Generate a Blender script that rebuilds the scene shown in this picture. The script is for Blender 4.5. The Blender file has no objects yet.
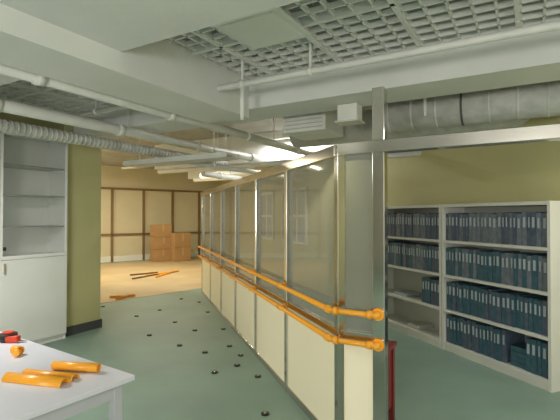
import bpy, bmesh, math, random
from mathutils import Vector, Matrix
random.seed(4)
scene = bpy.context.scene
try:
    scene.view_settings.view_transform = 'Standard'
except Exception: pass

# ---------------------------------------------------------------- materials
def mat(name, col, rough=0.6, metal=0.0, var=0.08, scale=3.0, bump=0.0, alpha=1.0, col2=None, spec=None, emit=0):
    m = bpy.data.materials.new(name); m.use_nodes = True
    nt = m.node_tree; b = nt.nodes['Principled BSDF']
    tc = nt.nodes.new('ShaderNodeTexCoord')
    n = nt.nodes.new('ShaderNodeTexNoise'); n.inputs['Scale'].default_value = scale
    n.inputs['Detail'].default_value = 6
    nt.links.new(tc.outputs['Object'], n.inputs['Vector'])
    r = nt.nodes.new('ShaderNodeValToRGB')
    c2 = col2 or tuple(max(0, c*(1-var*2.2)) for c in col)
    r.color_ramp.elements[0].position = 0.3; r.color_ramp.elements[1].position = 0.7
    r.color_ramp.elements[0].color = (*c2, 1); r.color_ramp.elements[1].color = (*col, 1)
    nt.links.new(n.outputs['Fac'], r.inputs['Fac'])
    nt.links.new(r.outputs['Color'], b.inputs['Base Color'])
    b.inputs['Roughness'].default_value = rough
    b.inputs['Metallic'].default_value = metal
    b.inputs['Alpha'].default_value = alpha
    if spec is not None: b.inputs['Specular IOR Level'].default_value = spec
    if emit:
        b.inputs['Emission Color'].default_value = (1,1,0.95,1); b.inputs['Emission Strength'].default_value = emit
    if bump:
        bp = nt.nodes.new('ShaderNodeBump'); bp.inputs['Strength'].default_value = bump
        bp.inputs['Distance'].default_value = 0.01
        n2 = nt.nodes.new('ShaderNodeTexNoise'); n2.inputs['Scale'].default_value = scale*12
        nt.links.new(tc.outputs['Object'], n2.inputs['Vector'])
        nt.links.new(n2.outputs['Fac'], bp.inputs['Height'])
        nt.links.new(bp.outputs['Normal'], b.inputs['Normal'])
    return m

M = dict(
 floor=mat('vinyl_green', (0.25,0.36,0.29), 0.5, var=0.1, scale=1.3, bump=0.1),
 tan=mat('screed_tan', (0.60,0.45,0.25), 0.6, var=0.10, scale=1.0),
 olive=mat('paint_olive', (0.52,0.49,0.24), 0.7, var=0.04, scale=1.0),
 cream=mat('panel_cream', (0.95,0.86,0.64), 0.5, var=0.02, scale=1.0),
 farcream=mat('far_wall_board', (0.66,0.60,0.44), 0.6, var=0.05, scale=1.0),
 white=mat('paint_white', (0.78,0.78,0.75), 0.75, var=0.05, scale=1.5, bump=0.2),
 slab=mat('slab_grey', (0.38,0.38,0.35), 0.85, var=0.15, scale=2),
 grid=mat('grid_white', (0.80,0.80,0.77), 0.6, var=0.04),
 pipe=mat('pipe_white', (0.80,0.79,0.75), 0.5, var=0.06, scale=4),
 duct=mat('duct_wrap', (0.72,0.72,0.68), 0.45, var=0.12, scale=8, bump=0.6),
 band=mat('duct_band', (0.10,0.10,0.10), 0.6),
 steel=mat('stainless', (0.70,0.66,0.61), 0.16, metal=1.0, var=0.12, scale=2),
 glass=mat('milky_glass', (0.29,0.30,0.26), 0.05, var=0.05, scale=1.0, alpha=0.55),
 clear=mat('clear_glass', (0.6,0.65,0.62), 0.05, var=0.02, alpha=0.15),
 orange=mat('orange_nylon', (1.0,0.43,0.03), 0.35, var=0.03),
 dark=mat('dark_skirting', (0.07,0.075,0.075), 0.5),
 lacq=mat('white_lacquer', (0.80,0.80,0.76), 0.35, var=0.02),
 inner=mat('cabinet_inner', (0.76,0.77,0.70), 0.5, var=0.03),
 shelfm=mat('shelf_edge', (0.22,0.20,0.17), 0.4),
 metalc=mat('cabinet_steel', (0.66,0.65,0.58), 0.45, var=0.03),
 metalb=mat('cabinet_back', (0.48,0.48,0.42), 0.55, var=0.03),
 bindA=mat('binder_slate', (0.09,0.12,0.17), 0.5, var=0.15, scale=20),
 bindB=mat('binder_teal', (0.05,0.12,0.16), 0.45, var=0.15, scale=20),
 bindC=mat('binder_grey', (0.17,0.20,0.23), 0.5, var=0.15, scale=20),
 label=mat('binder_label', (0.42,0.48,0.50), 0.6),
 table=mat('table_top', (0.70,0.70,0.76), 0.35, var=0.02, scale=1),
 tleg=mat('table_leg', (0.50,0.50,0.53), 0.4, var=0.02),
 carton=mat('cardboard', (0.42,0.25,0.11), 0.8, var=0.06),
 tape=mat('carton_tape', (0.50,0.34,0.16), 0.4),
 brown=mat('frame_brown', (0.24,0.15,0.07), 0.6),
 red=mat('red_wood', (0.25,0.035,0.03), 0.45, var=0.1),
 redp=mat('red_plastic', (0.75,0.06,0.02), 0.4),
 black=mat('black_rubber', (0.015,0.015,0.015), 0.5),
 pane=mat('window_pane', (0.35,0.42,0.50), 0.15, var=0.1),
)

ANG = math.atan2(-0.5024, 0.8646)
def ED(e, d): return (0.8646*e + 0.5024*d, -0.5024*e + 0.8646*d)

class B:
    def __init__(s, name):
        s.name = name; s.bm = bmesh.new(); s.mats = []
    def mi(s, m):
        if m not in s.mats: s.mats.append(m)
        return s.mats.index(m)
    def _fin(s, verts, m, smooth=False):
        i = s.mi(m)
        for f in {f for v in verts for f in v.link_faces}:
            f.material_index = i; f.smooth = smooth
    def box(s, c, size, m, ang=0.0, bev=0.0, tilt=None):
        r = bmesh.ops.create_cube(s.bm, size=1.0)
        v = r['verts']
        mx = Matrix.Translation(Vector(c)) @ Matrix.Rotation(ang, 4, 'Z')
        if tilt: mx = mx @ tilt
        mx = mx @ Matrix.Diagonal((*size, 1))
        bmesh.ops.transform(s.bm, matrix=mx, verts=v)
        s._fin(v, m)
        if bev:
            ed = list({e for x in v for e in x.link_edges})
            rr = bmesh.ops.bevel(s.bm, geom=ed, offset=bev, segments=2, affect='EDGES', profile=0.5)
            for f in rr['faces']: f.material_index = s.mi(m)
        return s
    def ed(s, e0, e1, d0, d1, z0, z1, m, bev=0.0):
        x, y = ED((e0+e1)/2, (d0+d1)/2)
        return s.box((x, y, (z0+z1)/2), (abs(e1-e0), abs(d1-d0), abs(z1-z0)), m, ANG, bev)
    def cyl(s, p0, p1, r, m, seg=16, r2=None):
        p0 = Vector(p0); p1 = Vector(p1); d = p1-p0
        rr = bmesh.ops.create_cone(s.bm, cap_ends=True, segments=seg, radius1=r, radius2=r if r2 is None else r2, depth=d.length)
        q = d.to_track_quat('Z', 'Y').to_matrix().to_4x4()
        bmesh.ops.transform(s.bm, matrix=Matrix.Translation((p0+p1)/2) @ q, verts=rr['verts'])
        i = s.mi(m)
        for f in {f for v in rr['verts'] for f in v.link_faces}:
            f.material_index = i; f.smooth = len(f.verts) == 4
        return s
    def sph(s, c, r, m, sc=(1,1,1)):
        rr = bmesh.ops.create_uvsphere(s.bm, u_segments=16, v_segments=10, radius=r)
        bmesh.ops.transform(s.bm, matrix=Matrix.Translation(Vector(c)) @ Matrix.Diagonal((*sc,1)), verts=rr['verts'])
        s._fin(rr['verts'], m, True); return s
    def hollow(s, p0, p1, r, m, t=0.004, seg=20, frac=1.0, rot=0):
        p0 = Vector(p0); p1 = Vector(p1); d = (p1-p0).normalized()
        up = Vector((0,0,1)); a = d.cross(up).normalized(); b = a.cross(d)
        n = seg; rings = []
        for p in (p0, p1):
            for rad in (r, r-t):
                ring = []
                for k in range(n + (0 if frac == 1 else 1)):
                    th = rot + 2*math.pi*frac*k/n
                    ring.append(s.bm.verts.new(p + a*math.cos(th)*rad + b*math.sin(th)*rad))
                rings.append(ring)
        o0, i0, o1, i1 = rings; L = len(o0); i = s.mi(m)
        rng = range(L) if frac == 1 else range(L-1)
        for k in rng:
            k2 = (k+1) % L
            for q in ((o0[k],o0[k2],o1[k2],o1[k]), (i0[k2],i0[k],i1[k],i1[k2]), (o0[k2],o0[k],i0[k],i0[k2]), (o1[k],o1[k2],i1[k2],i1[k])):
                f = s.bm.faces.new(q); f.material_index = i; f.smooth = True
        return s
    def path(s, pts, r, m, seg=14):
        for a, b in zip(pts[:-1], pts[1:]): s.cyl(a, b, r, m, seg)
        for p in pts[1:-1]: s.sph(p, r*1.0, m)
        return s
    def done(s):
        bmesh.ops.recalc_face_normals(s.bm, faces=s.bm.faces)
        c = sum((v.co for v in s.bm.verts), Vector()) / len(s.bm.verts)
        zmin = min(v.co.z for v in s.bm.verts); c.z = zmin
        for v in s.bm.verts: v.co -= c
        me = bpy.data.meshes.new(s.name); s.bm.to_mesh(me); s.bm.free()
        for m in s.mats: me.materials.append(M[m])
        o = bpy.data.objects.new(s.name, me); o.location = c
        bpy.context.collection.objects.link(o); return o

def prism(name, pts, z0, z1, m):
    b = B(name); i = b.mi(m)
    lo = [b.bm.verts.new((x,y,z0)) for x,y in pts]; hi = [b.bm.verts.new((x,y,z1)) for x,y in pts]
    b.bm.faces.new(lo[::-1]); b.bm.faces.new(hi)
    n = len(pts)
    for k in range(n): b.bm.faces.new((lo[k], lo[(k+1)%n], hi[(k+1)%n], hi[k]))
    return b.done()

def wallseg(name, p, q, th, z0, z1, m, side=1):
    p = Vector((*p,0)); q = Vector((*q,0)); d = (q-p); n = Vector((-d.y, d.x, 0)).normalized()*th*side
    c = (p+q)/2 + n/2
    return B(name).box((c.x, c.y, (z0+z1)/2), (d.length, th, z1-z0), m, math.atan2(d.y, d.x)).done()

CEIL = 3.35
# ---------------------------------------------------------------- shell
prism('floor', [(-13,-5.5),(8,-5.5),(8,20),(-13,20)], -0.1, 0.0, 'floor')
prism('floor_tan', [(-4.6,6.95),(-5.0,6.0),(-1.72,9.55),(-0.2,11.2),(-2.3,17.2),(-8.5,12.5)], 0.0005, 0.006, 'tan')
prism('ceiling', [(-13,-5.5),(8,-5.5),(8,20),(-13,20)], CEIL, CEIL+0.1, 'slab')
wallseg('wall_right', (6.55,-5.47), (-2.75,18.15), 0.15, 0, CEIL, 'olive', -1)
wallseg('wall_far', (-12.6,9.65), (-1.98,18.07), 0.15, 0, CEIL, 'farcream', 1)
wallseg('wall_near', (-11,-5.0), (6.5,-5.0), 0.15, 0, CEIL, 'lacq', -1)
B('wall_left').ed(-5.82,-5.67,-9.5,4.07,0,CEIL,'olive').done()
B('wall_left_far').ed(-13.5,-5.9,3.92,4.07,0,CEIL,'olive').done()
B('pillar').ed(-5.9,-5.35,3.49,4.07,0,CEIL,'olive',0.01).done()
B('baseboard_pillar').ed(-5.349,-5.335,3.49,4.085,0,0.12,'dark').ed(-5.6,-5.335,4.071,4.085,0,0.12,'dark').done()

fd = Vector((0.783,0.622,0)); fn = Vector((0.622,-0.783,0)); fa = math.atan2(0.622,0.783)
b = B('trim_wall_frames')
base = Vector((-5.9,14.96,0))
for k in range(-3,5):
    p = base + fd*(k*1.12+0.05) + fn*0.03
    b.box((p.x,p.y,1.28),(0.08,0.05,2.56),'brown',fa)
for z in (0.95,2.56):
    p = base + fd*0.6 + fn*0.03
    b.box((p.x,p.y,z),(8.4,0.05,0.07),'brown',fa)
p = base + fd*0.6 + fn*0.02
b.box((p.x,p.y,0.1),(8.4,0.03,0.2),'lacq',fa)
b.done()

# ---------------------------------------------------------------- beams
B('ceiling_beam').ed(-5.66,4.2,1.2,2.03,2.75,CEIL-0.001,'white').done()
B('ceiling_beam').ed(-5.66,3.9,3.62,4.1,2.69,CEIL-0.001,'white').done()
B('ceiling_beam').ed(-3.0,-2.466,-1.5,3.619,2.6,CEIL-0.001,'white').done()
B('ceiling_beam').ed(-8,0.2,7.6,8.1,2.75,CEIL-0.001,'white').done()
B('ceiling_beam').ed(-10,-2.5,11.0,11.5,2.85,CEIL-0.001,'white').done()

g = B('egg_crate_ceiling_grid')
for (e0,e1) in ((-2.464,3.9),(-5.65,-3.002)):
    d = 2.08
    while d < 3.6:
        g.ed(e0,e1,d-0.008,d+0.008,2.985,3.025,'grid'); d += 0.14
    e = e0+0.04
    while e < e1:
        g.ed(e-0.008,e+0.008,2.035,3.615,2.985,3.025,'grid'); e += 0.14
    e = e0+0.3
    while e < e1:
        g.ed(e-0.016,e+0.016,2.035,3.615,2.97,3.035,'grid'); e += 0.70
    g.ed(e0,e1,2.75,2.782,2.97,3.035,'grid')
g.done()
for (e,d) in ((-1.67,2.62),(-3.55,2.79)):
    t = B('ceiling_light_panel')
    t.ed(e-0.27,e+0.27,d-0.27,d+0.27,2.945,2.968,'grid',0.006)
    t.ed(e-0.22,e+0.22,d-0.22,d+0.22,2.935,2.945,'lacq')
    t.done()

# ---------------------------------------------------------------- pipes
def edp(e,d,z): x,y = ED(e,d); return (x,y,z)
def e_of(x,y): return 0.8646*x-0.5024*y
def d_of(x,y): return 0.5024*x+0.8646*y
b = B('water_pipe')
b.cyl(edp(-4.9,3.12,2.77), edp(3.9,3.12,2.77), 0.028,'pipe')
for e in (-4.2,-2.2,-1.53,0.6,2.2):
    b.cyl(edp(e,3.12,2.79), edp(e,3.12,3.34), 0.012,'pipe',10)
    b.cyl(edp(e-0.02,3.12,2.77), edp(e+0.02,3.12,2.77), 0.038,'pipe')
b.cyl(edp(-2.2,3.12,2.77), edp(-2.2,3.12,2.45), 0.02,'pipe')
b.done()
def vpipe(name,e,z,r,d0,d1,mt,rings=0,coup=True):
    b = B(name)
    b.cyl(edp(e,d0,z), edp(e,d1,z), r, mt, 20)
    if rings:
        k = d0+0.03
        while k < d1:
            b.cyl(edp(e,k,z), edp(e,k+0.025,z), r*1.08, mt, 20); k += rings
    elif coup:
        k = d0+0.5
        while k < d1:
            b.cyl(edp(e,k,z), edp(e,k+0.07,z), r*1.22, mt, 20); k += 1.35
    k = d0+0.9
    while k < d1-0.1:
        if not (3.55<k<4.15) and not(1.1<k<2.1): b.cyl(edp(e,k,z+r*0.8), edp(e,k,CEIL-0.01), 0.008,'pipe',8)
        k += 1.9
    return b.done()
vpipe('drain_pipe',-3.12,2.62,0.048,-1.4,7.1,'pipe')
vpipe('drain_pipe',-4.125,2.60,0.058,-1.2,7.4,'pipe')
vpipe('corrugated_duct',-4.656,2.52,0.065,-0.6,6.04,'duct',rings=0.06)
vpipe('drain_pipe',-4.35,2.40,0.04,4.8,10.0,'pipe')
vpipe('drain_pipe',-5.6,2.44,0.06,6.6,12.5,'pipe')
b = B('water_pipe'); b.cyl(edp(-6.5,6.3,2.5), edp(1.6,6.3,2.5),0.045,'pipe')
for e in (-5,-3,-1): b.cyl(edp(e,6.3,2.52),edp(e,6.3,CEIL-0.01),0.008,'pipe',8)
b.done()
b = B('water_pipe'); b.cyl(edp(-7.5,8.8,2.66), edp(-0.9,8.8,2.66),0.09,'pipe')
for e in (-5,-3,-1): b.cyl(edp(e,8.8,2.65),edp(e,8.8,CEIL-0.01),0.008,'pipe',8)
b.done()
b = B('water_pipe'); b.cyl(edp(-9,10.2,2.72), edp(-1.8,10.2,2.72),0.06,'pipe')
for e in (-7,-4,-2): b.cyl(edp(e,10.2,2.72),edp(e,10.2,CEIL-0.01),0.008,'pipe',8)
b.done()
b = B('insulated_air_duct')
b.cyl(edp(-1.35,4.62,2.68), edp(2.9,4.62,2.68), 0.17,'duct',28)
e=-1.3; k=0
while e<2.9:
    b.cyl(edp(e,4.62,2.68), edp(e+0.02,4.62,2.68), 0.175,'band' if k%4==3 else 'duct',28); e+=0.24; k+=1
for e in (-0.9,0.4,1.7): b.ed(e-0.012,e+0.012,4.44,4.46,2.6,CEIL-0.01,'pipe')
b.done()
b = B('insulated_air_duct')
b.cyl(edp(-2.85,5.35,2.76), edp(2.0,5.35,2.76), 0.2,'duct',28)
for e in (-2.5,-1.2,0.2,1.2): b.ed(e-0.012,e+0.012,5.13,5.15,2.6,CEIL-0.01,'pipe')
b.done()
b = B('air_handling_unit'); b.ed(-2.5,-1.95,4.35,4.9,2.56,2.82,'pipe',0.015)
for k in range(4): b.ed(-2.46,-1.99,4.335,4.352,2.60+k*0.045,2.605+k*0.045,'metalb')
b.ed(-2.46,-2.44,4.5,4.52,2.82,CEIL-0.01,'pipe'); b.ed(-2.01,-1.99,4.5,4.52,2.82,CEIL-0.01,'pipe'); b.done()
b = B('junction_box'); b.ed(-1.62,-1.42,3.9,4.06,2.52,2.685,'pipe',0.008); b.ed(-1.64,-1.40,3.88,4.08,2.51,2.525,'metalc'); b.done()
b = B('cable_tray')
b.ed(-5.2,-3.3,4.32,4.34,2.34,2.41,'pipe'); b.ed(-5.2,-3.3,4.58,4.6,2.34,2.41,'pipe'); b.ed(-5.2,-3.3,4.32,4.6,2.34,2.35,'pipe')
for e in (-5.0,-3.6): b.cyl(edp(e,4.46,2.34),edp(e,4.46,CEIL-0.01),0.007,'pipe',8)
b.done()

# ---------------------------------------------------------------- partition
C = Vector((0.414,2.966,0)); w = Vector((-0.319,0.948,0)).normalized(); nl = Vector((-w.y, w.x,0))
pa = math.atan2(w.y,w.x)
E = Vector((0.8646,-0.5024,0)); D = Vector((0.5024,0.8646,0))
P = C + E*0.281
TOP=2.09; LEN=6.3
pt = B('glass_partition')
def seg(b, p, q, z, size_t, size_h, m, bev=0.0):
    p=Vector(p); q=Vector(q); d=q-p; c=(p+q)/2
    b.box((c.x,c.y,z),(d.length,size_t,size_h),m,math.atan2(d.y,d.x),bev)
F = C + w*LEN
seg(pt, C, F, TOP-0.04, 0.09, 0.08,'steel',0.004)
seg(pt, C, F, 0.80, 0.06, 0.05,'steel',0.003)
seg(pt, C, F, 0.03, 0.06, 0.06,'steel',0.003)
for k in range(7):
    p = C + w*(1.05*k)
    pt.box((p.x,p.y,TOP/2-0.03),(0.06,0.065,TOP-0.06),'steel',pa,0.004)
for k in range(6):
    a=C+w*(1.05*k+0.033); c=C+w*(1.05*k+1.017)
    seg(pt,a,c,1.42,0.01,1.19,'glass')
    seg(pt,a,c,0.415,0.035,0.71,'cream')
R = C + E*2.95
seg(pt, C, R, TOP-0.035, 0.09, 0.08,'steel',0.004)
seg(pt, C+E*0.035, P-E*0.045, 1.42,0.01,1.19,'glass')
seg(pt, C+E*0.035, P-E*0.045, 0.415,0.035,0.71,'cream')
seg(pt, C, P, 0.80,0.06,0.05,'steel',0.003)
seg(pt, C, P, 0.03,0.06,0.06,'steel',0.003)
pt.box((P.x,P.y,1.22),(0.08,0.08,2.44),'steel',ANG,0.004)
pt.done()

hr = B('handrail')
for z in (0.965,0.77):
    off=0.085
    A0 = C + nl*off; n2 = -D*off
    det = w.x*(-E.y) - (-E.x)*w.y
    rx = (C+n2-A0).x; ry=(C+n2-A0).y
    s = (rx*(-E.y) - (-E.x)*ry)/det
    K = A0 + w*s
    Fz = F + nl*off
    Pz = P + n2
    kz = Vector((0,0,z))
    hr.path([F+kz+w*0.02+nl*0.03, Fz+kz, K+kz, Pz+kz, P+kz-D*0.045],0.019,'orange')
    hr.cyl(P+kz-D*0.06, P+kz-D*0.043, 0.04,'orange',20)
    hr.cyl(K+kz+w*0.03, K+kz+w*0.06, 0.027,'orange'); hr.cyl(K+kz+E*0.02, K+kz+E*0.05, 0.027,'orange')
    hr.cyl(Pz+kz-E*0.06, Pz+kz-E*0.03, 0.027,'orange')
    hr.sph(Pz+kz,0.026,'orange')
    for k in range(1,7):
        q = C + w*(1.05*k-(0.0 if k<6 else 0.03))
        hr.cyl(q+kz+nl*0.034, q+kz+nl*off, 0.012,'orange')
        hr.cyl(q+kz+nl*0.034, q+kz+nl*0.046, 0.032,'orange',18)
        hr.cyl(q+kz+nl*off-w*0.03, q+kz+nl*off+w*0.03, 0.025,'orange')
hr.done()

# ---------------------------------------------------------------- file cabinets
BA = math.atan2(-0.930,0.3675)
bx = Vector((0.3662,-0.9305,0)); by = Vector((0.9305,0.3662,0)); bo = Vector((1.51,6.31,0))
def bbox(b, s0,s1,y0,y1,z0,z1,m,bev=0):
    c = bo + bx*((s0+s1)/2) + by*((y0+y1)/2)
    b.box((c.x,c.y,(z0+z1)/2),(s1-s0,y1-y0,z1-z0),m,BA,bev)
H=1.74
def cabinet(s0,s1):
    b=B('filing_shelf_cabinet')
    bbox(b,s0,s0+0.03,0,0.34,0,H,'metalc'); bbox(b,s1-0.03,s1,0,0.34,0,H,'metalc')
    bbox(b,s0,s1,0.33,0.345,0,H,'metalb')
    bbox(b,s0+0.03,s1-0.03,0.0,0.33,H-0.035,H,'metalc')
    bbox(b,s0+0.03,s1-0.03,0.01,0.03,0,0.085,'metalc')
    for z in (0.10,0.49,0.90,1.31): bbox(b,s0+0.03,s1-0.03,0.0,0.33,z-0.03,z,'metalc')
    b.done()
cabinet(-0.22,1.185); cabinet(1.20,2.58)
def binders(s0,s1,z,mats,b,skip=0.0,lean=True):
    s=s0
    while s < s1-0.055:
        wd=random.choice((0.045,0.052,0.058)); h=random.uniform(0.31,0.33); y0=random.uniform(0.025,0.04)
        if random.random()>=skip:
            bbox(b,s,s+wd-0.004,y0,0.31,z+0.001,z+h,random.choice(mats))
            bbox(b,s+0.014,s+wd-0.018,y0-0.002,y0,z+h*0.55,z+h*0.85,'label')
        s+=wd
b=B('ring_binders')
binders(-0.18,1.15,1.31,['bindA','bindC'],b); binders(-0.18,1.15,0.90,['bindA','bindC','bindB'],b)
binders(0.80,1.15,0.49,['bindB','bindA'],b)
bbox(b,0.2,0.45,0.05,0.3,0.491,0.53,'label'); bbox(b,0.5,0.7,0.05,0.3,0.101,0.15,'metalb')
b.done()
b=B('ring_binders')
binders(1.235,2.545,1.31,['bindA','bindC'],b); binders(1.235,2.545,0.90,['bindB','bindC'],b,0.02)
binders(1.235,2.545,0.49,['bindB','bindB','bindA'],b,0.02); binders(1.235,2.1,0.10,['bindB','bindA'],b,0.03); binders(2.3,2.545,0.10,['bindB'],b)
for k in range(4): bbox(b,2.11+0.002*k,2.29,0.05,0.3,0.101+k*0.05,0.148+k*0.05,'bindB')
b.done()

# ---------------------------------------------------------------- display cabinet (left)
f=-5.246; dl=1.82; dr=3.475
b=B('glass_display_cabinet')
zt=2.62
b.ed(f-0.41,f-0.395,dl,dr,0.0,zt,'inner')
for d in (dl,(dl+dr)/2-0.01,dr-0.02): b.ed(f-0.40,f-0.02,d,d+0.02,0,zt,'lacq')
b.ed(f-0.40,f,dl,dr,zt-0.03,zt,'lacq'); b.ed(f-0.40,f-0.02,dl,dr,1.09,1.12,'lacq'); b.ed(f-0.40,f-0.03,dl,dr,0,0.07,'lacq')
mid=(dl+dr)/2
for (a,c) in ((dl,mid-0.003),(mid+0.003,dr)):
    b.ed(f-0.018,f,a,c,0.075,1.085,'lacq',0.003)
    b.ed(f-0.018,f,a,a+0.028,1.09,zt-0.03,'lacq'); b.ed(f-0.018,f,c-0.028,c,1.09,zt-0.03,'lacq')
    b.ed(f-0.018,f,a+0.028,c-0.028,1.09,1.13,'lacq'); b.ed(f-0.018,f,a+0.028,c-0.028,zt-0.07,zt-0.03,'lacq')
    b.ed(f-0.011,f-0.006,a+0.028,c-0.028,1.13,zt-0.07,'clear')
    for z in (1.46,1.84,2.20):
        b.ed(f-0.39,f-0.03,a+0.02,c-0.02,z,z+0.016,'shelfm')
b.ed(f,f+0.02,mid+0.04,mid+0.055,0.93,1.05,'steel'); b.ed(f,f+0.02,mid-0.055,mid-0.04,0.93,1.05,'steel')
b.ed(f,f+0.015,mid+0.035,mid+0.06,1.2,1.24,'black')
b.done()

# ---------------------------------------------------------------- table
TC = Vector((-0.775,2.313,0))
te=e_of(TC.x,TC.y); td=d_of(TC.x,TC.y)
b=B('work_table')
b.ed(te-1.9,te,td-0.75,td,0.722,0.75,'table',0.004)
b.ed(te-1.86,te-0.05,td-0.07,td-0.05,0.64,0.722,'tleg'); b.ed(te-1.86,te-0.05,td-0.70,td-0.68,0.64,0.722,'tleg')
b.ed(te-0.07,te-0.05,td-0.70,td-0.05,0.64,0.722,'tleg'); b.ed(te-1.86,te-1.84,td-0.70,td-0.05,0.64,0.722,'tleg')
for e in (te-0.07,te-1.84):
    for d in (td-0.07,td-0.68):
        b.ed(e-0.025,e+0.025,d-0.025,d+0.025,0.0,0.722,'tleg',0.003)
tb=b.done()
tb.matrix_world = Matrix.Translation(TC) @ Matrix.Rotation(math.radians(-4),4,'Z') @ Matrix.Translation(-TC) @ Matrix.Translation(tb.location)
Z=0.751
b=B('orange_pipe_cover')   # two half shells lying open side down, one slipped over the other
b.hollow((-1.42,2.25,Z),(-1.08,2.17,Z),0.036,'orange',frac=0.5)
b.hollow((-1.36,2.31,Z),(-1.06,2.24,Z),0.032,'orange',frac=0.5); b.done()
b=B('orange_pipe_cover'); b.hollow((-1.25,2.385,Z+0.024),(-0.985,2.35,Z+0.024),0.024,'orange'); b.done()
b=B('orange_pipe_elbow'); b.hollow((-1.64,2.66,Z+0.026),(-1.585,2.64,Z+0.026),0.026,'orange'); b.cyl((-1.60,2.645,Z+0.024),(-1.59,2.60,Z+0.020),0.019,'orange'); b.done()
b=B('tape_measure')
b.cyl((-1.85,2.94,Z),(-1.85,2.94,Z+0.05),0.055,'black',24); b.cyl((-1.85,2.94,Z+0.051),(-1.85,2.94,Z+0.062),0.034,'redp',24)
b.box((-1.80,2.91,Z+0.021),(0.08,0.05,0.04),'redp',0.0,0.006); b.box((-1.74,2.905,Z+0.008),(0.06,0.02,0.004),'steel',0.0)
b.done()

# ---------------------------------------------------------------- cartons & debris
b=B('cardboard_box_stack')
for (x,y,n,h) in ((-4.22,15.25,3,0.43),(-3.58,15.4,2,0.50)):
    for k in range(n):
        a=fa+random.uniform(-0.08,0.08)
        b.box((x,y,0.008+h*(k+0.5)),(0.62,0.48,h-0.006),'carton',a,0.006)
        b.box((x,y,0.008+h*(k+1)-0.003),(0.63,0.05,0.004),'tape',a)
        b.box((x,y,0.008+h*(k+0.5)+0.1),(0.06,0.486,h-0.2),'tape',a)
b.done()
b=B('orange_rod_pile')
for (x0,y0,x1,y1) in ((-3.3,8.35,-2.85,8.5),(-3.1,8.15,-2.95,8.6),(-3.5,11.4,-2.9,12.3),(-3.2,11.1,-3.0,12.2)):
    b.cyl((x0,y0,0.035),(x1,y1,0.035),0.022,'orange')
b.cyl((-4.0,11.5,0.03),(-3.4,12.0,0.03),0.022,'brown'); b.cyl((-3.7,10.8,0.03),(-3.3,11.7,0.03),0.02,'brown'); b.done()
b=B('floor_screw_caps')
for (x,y) in ((-3.12,7.6),(-2.04,7.32),(-2.29,6.88),(-1.58,6.49),(-1.75,5.78),(-1.24,5.33),(-0.88,5.06),(-1.19,6.03),(-0.62,5.3),(-0.45,4.95),(-0.22,4.3),(-0.12,3.49),(-0.80,6.1),(-0.667,4.41),(-1.2,7.17),(-0.46,4.62),(-1.5,8.0),(-1.9,8.3)):
    b.cyl((x,y,0.0005),(x,y,0.012),0.033,'black',14); b.cyl((x,y,0.012),(x,y,0.018),0.012,'steel',8)
b.done()
b=B('red_wooden_stool')
cx,cy=0.685,3.30
b.box((cx,cy,0.615),(0.34,0.30,0.03),'red',ANG,0.005)
for sx in (-1,1):
    for sy in (-1,1):
        p=Vector((cx,cy,0))+E*(0.135*sx)+D*(0.115*sy); b.box((p.x,p.y,0.30),(0.04,0.04,0.60),'red',ANG)
for s_ in (-1,1):
    p=Vector((cx,cy,0))+D*(0.115*s_); b.box((p.x,p.y,0.56),(0.26,0.02,0.07),'red',ANG); b.box((p.x,p.y,0.2),(0.26,0.02,0.04),'red',ANG)
    p=Vector((cx,cy,0))+E*(0.135*s_); b.box((p.x,p.y,0.36),(0.015,0.21,0.42),'red',ANG)
b.done()
q0=Vector((5.3,-2.3,0)); 
dd=(Vector((-2.75,18.15,0))-Vector((6.55,-5.47,0))).normalized(); wa=math.atan2(dd.y,dd.x); wn=Vector((-dd.y,dd.x,0))
for t in (13.5,15.6):
    b=B('window_1' if t<14 else 'window_2'); c=q0+dd*t+wn*0.03
    b.box((c.x,c.y,1.6),(1.4,0.03,1.2),'pane',wa)
    for dz in (-0.62,0,0.62): b.box((c.x,c.y,1.6+dz),(1.5,0.06,0.06),'lacq',wa)
    for k in (-0.72,-0.24,0.24,0.72): 
        p=c+dd*k; b.box((p.x,p.y,1.6),(0.06,0.055,1.28),'lacq',wa)
    b.done()

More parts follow.
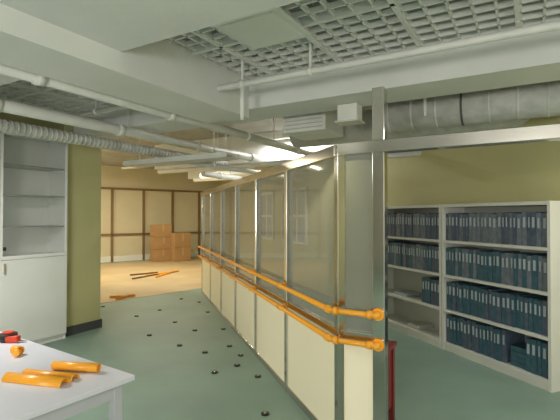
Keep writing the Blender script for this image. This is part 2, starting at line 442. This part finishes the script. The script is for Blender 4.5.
# ---------------------------------------------------------------- lights
def housed_light(loc,L,e,col,ang=ANG):
    b=B('area_light_housing'); b.box((loc[0],loc[1],loc[2]+0.035),(L,0.12,0.05),'lacq',ang,0.006)  # housing modelled around each area light, also the added unseen ones
    b.cyl((loc[0],loc[1],loc[2]+0.06),(loc[0],loc[1],CEIL-0.002),0.01,'pipe',8); b.done()
    l=bpy.data.lights.new('housed_area_light','AREA'); l.shape='RECTANGLE'; l.size=L; l.size_y=0.1; l.energy=e; l.color=col
    o=bpy.data.objects.new('housed_area_light',l); o.location=loc; o.rotation_euler=(0,0,ang); bpy.context.collection.objects.link(o)
def pt_l(name,loc,e,col,r=0.25):
    l=bpy.data.lights.new(name,'POINT'); l.energy=e; l.color=col; l.shadow_soft_size=r
    o=bpy.data.objects.new(name,l); o.location=loc; bpy.context.collection.objects.link(o); return o
cool=(1.0,0.985,0.94); warm=(1.0,0.90,0.68)
pt_l('fill_light',(-1.6,-2.6,1.7),390,cool,0.5)  # unseen fill added behind the camera for general brightness
pt_l('fill_light.001',(2.4,-1.6,1.7),100,cool,0.4)  # second added fill behind the camera, no fixture there
pt_l('fill_light.002',(-7.8,10.6,1.9),190,warm,0.3)  # out-of-view fill added to brighten the far-room ceiling
housed_light((-2.75,3.1,2.33),1.0,55,cool,math.radians(60))  # added out of view on the left to brighten the partition panels
housed_light((-1.75,5.4,3.1),1.2,60,cool)
housed_light((-5.6,10.0,3.0),1.2,60,warm)
housed_light((-4.2,12.6,3.0),1.2,65,warm)
housed_light((-2.6,11.5,3.0),1.2,60,warm)
housed_light((2.65,2.55,2.45),0.8,28,cool)  # added out of view on the right as fill for the right room
housed_light((0.2,8.3,3.1),1.2,60,cool)
wld=bpy.data.worlds.new('World'); scene.world=wld; wld.use_nodes=True
wld.node_tree.nodes['Background'].inputs[0].default_value=(0.5,0.5,0.5,1); wld.node_tree.nodes['Background'].inputs[1].default_value=0.3

cam=bpy.data.cameras.new('camera'); co=bpy.data.objects.new('camera',cam); bpy.context.collection.objects.link(co)
cam.lens=27.64; cam.sensor_width=36; cam.clip_start=0.05
co.location=(0,0,1.6); co.rotation_euler=(math.radians(90.8),0,0)
scene.camera=co
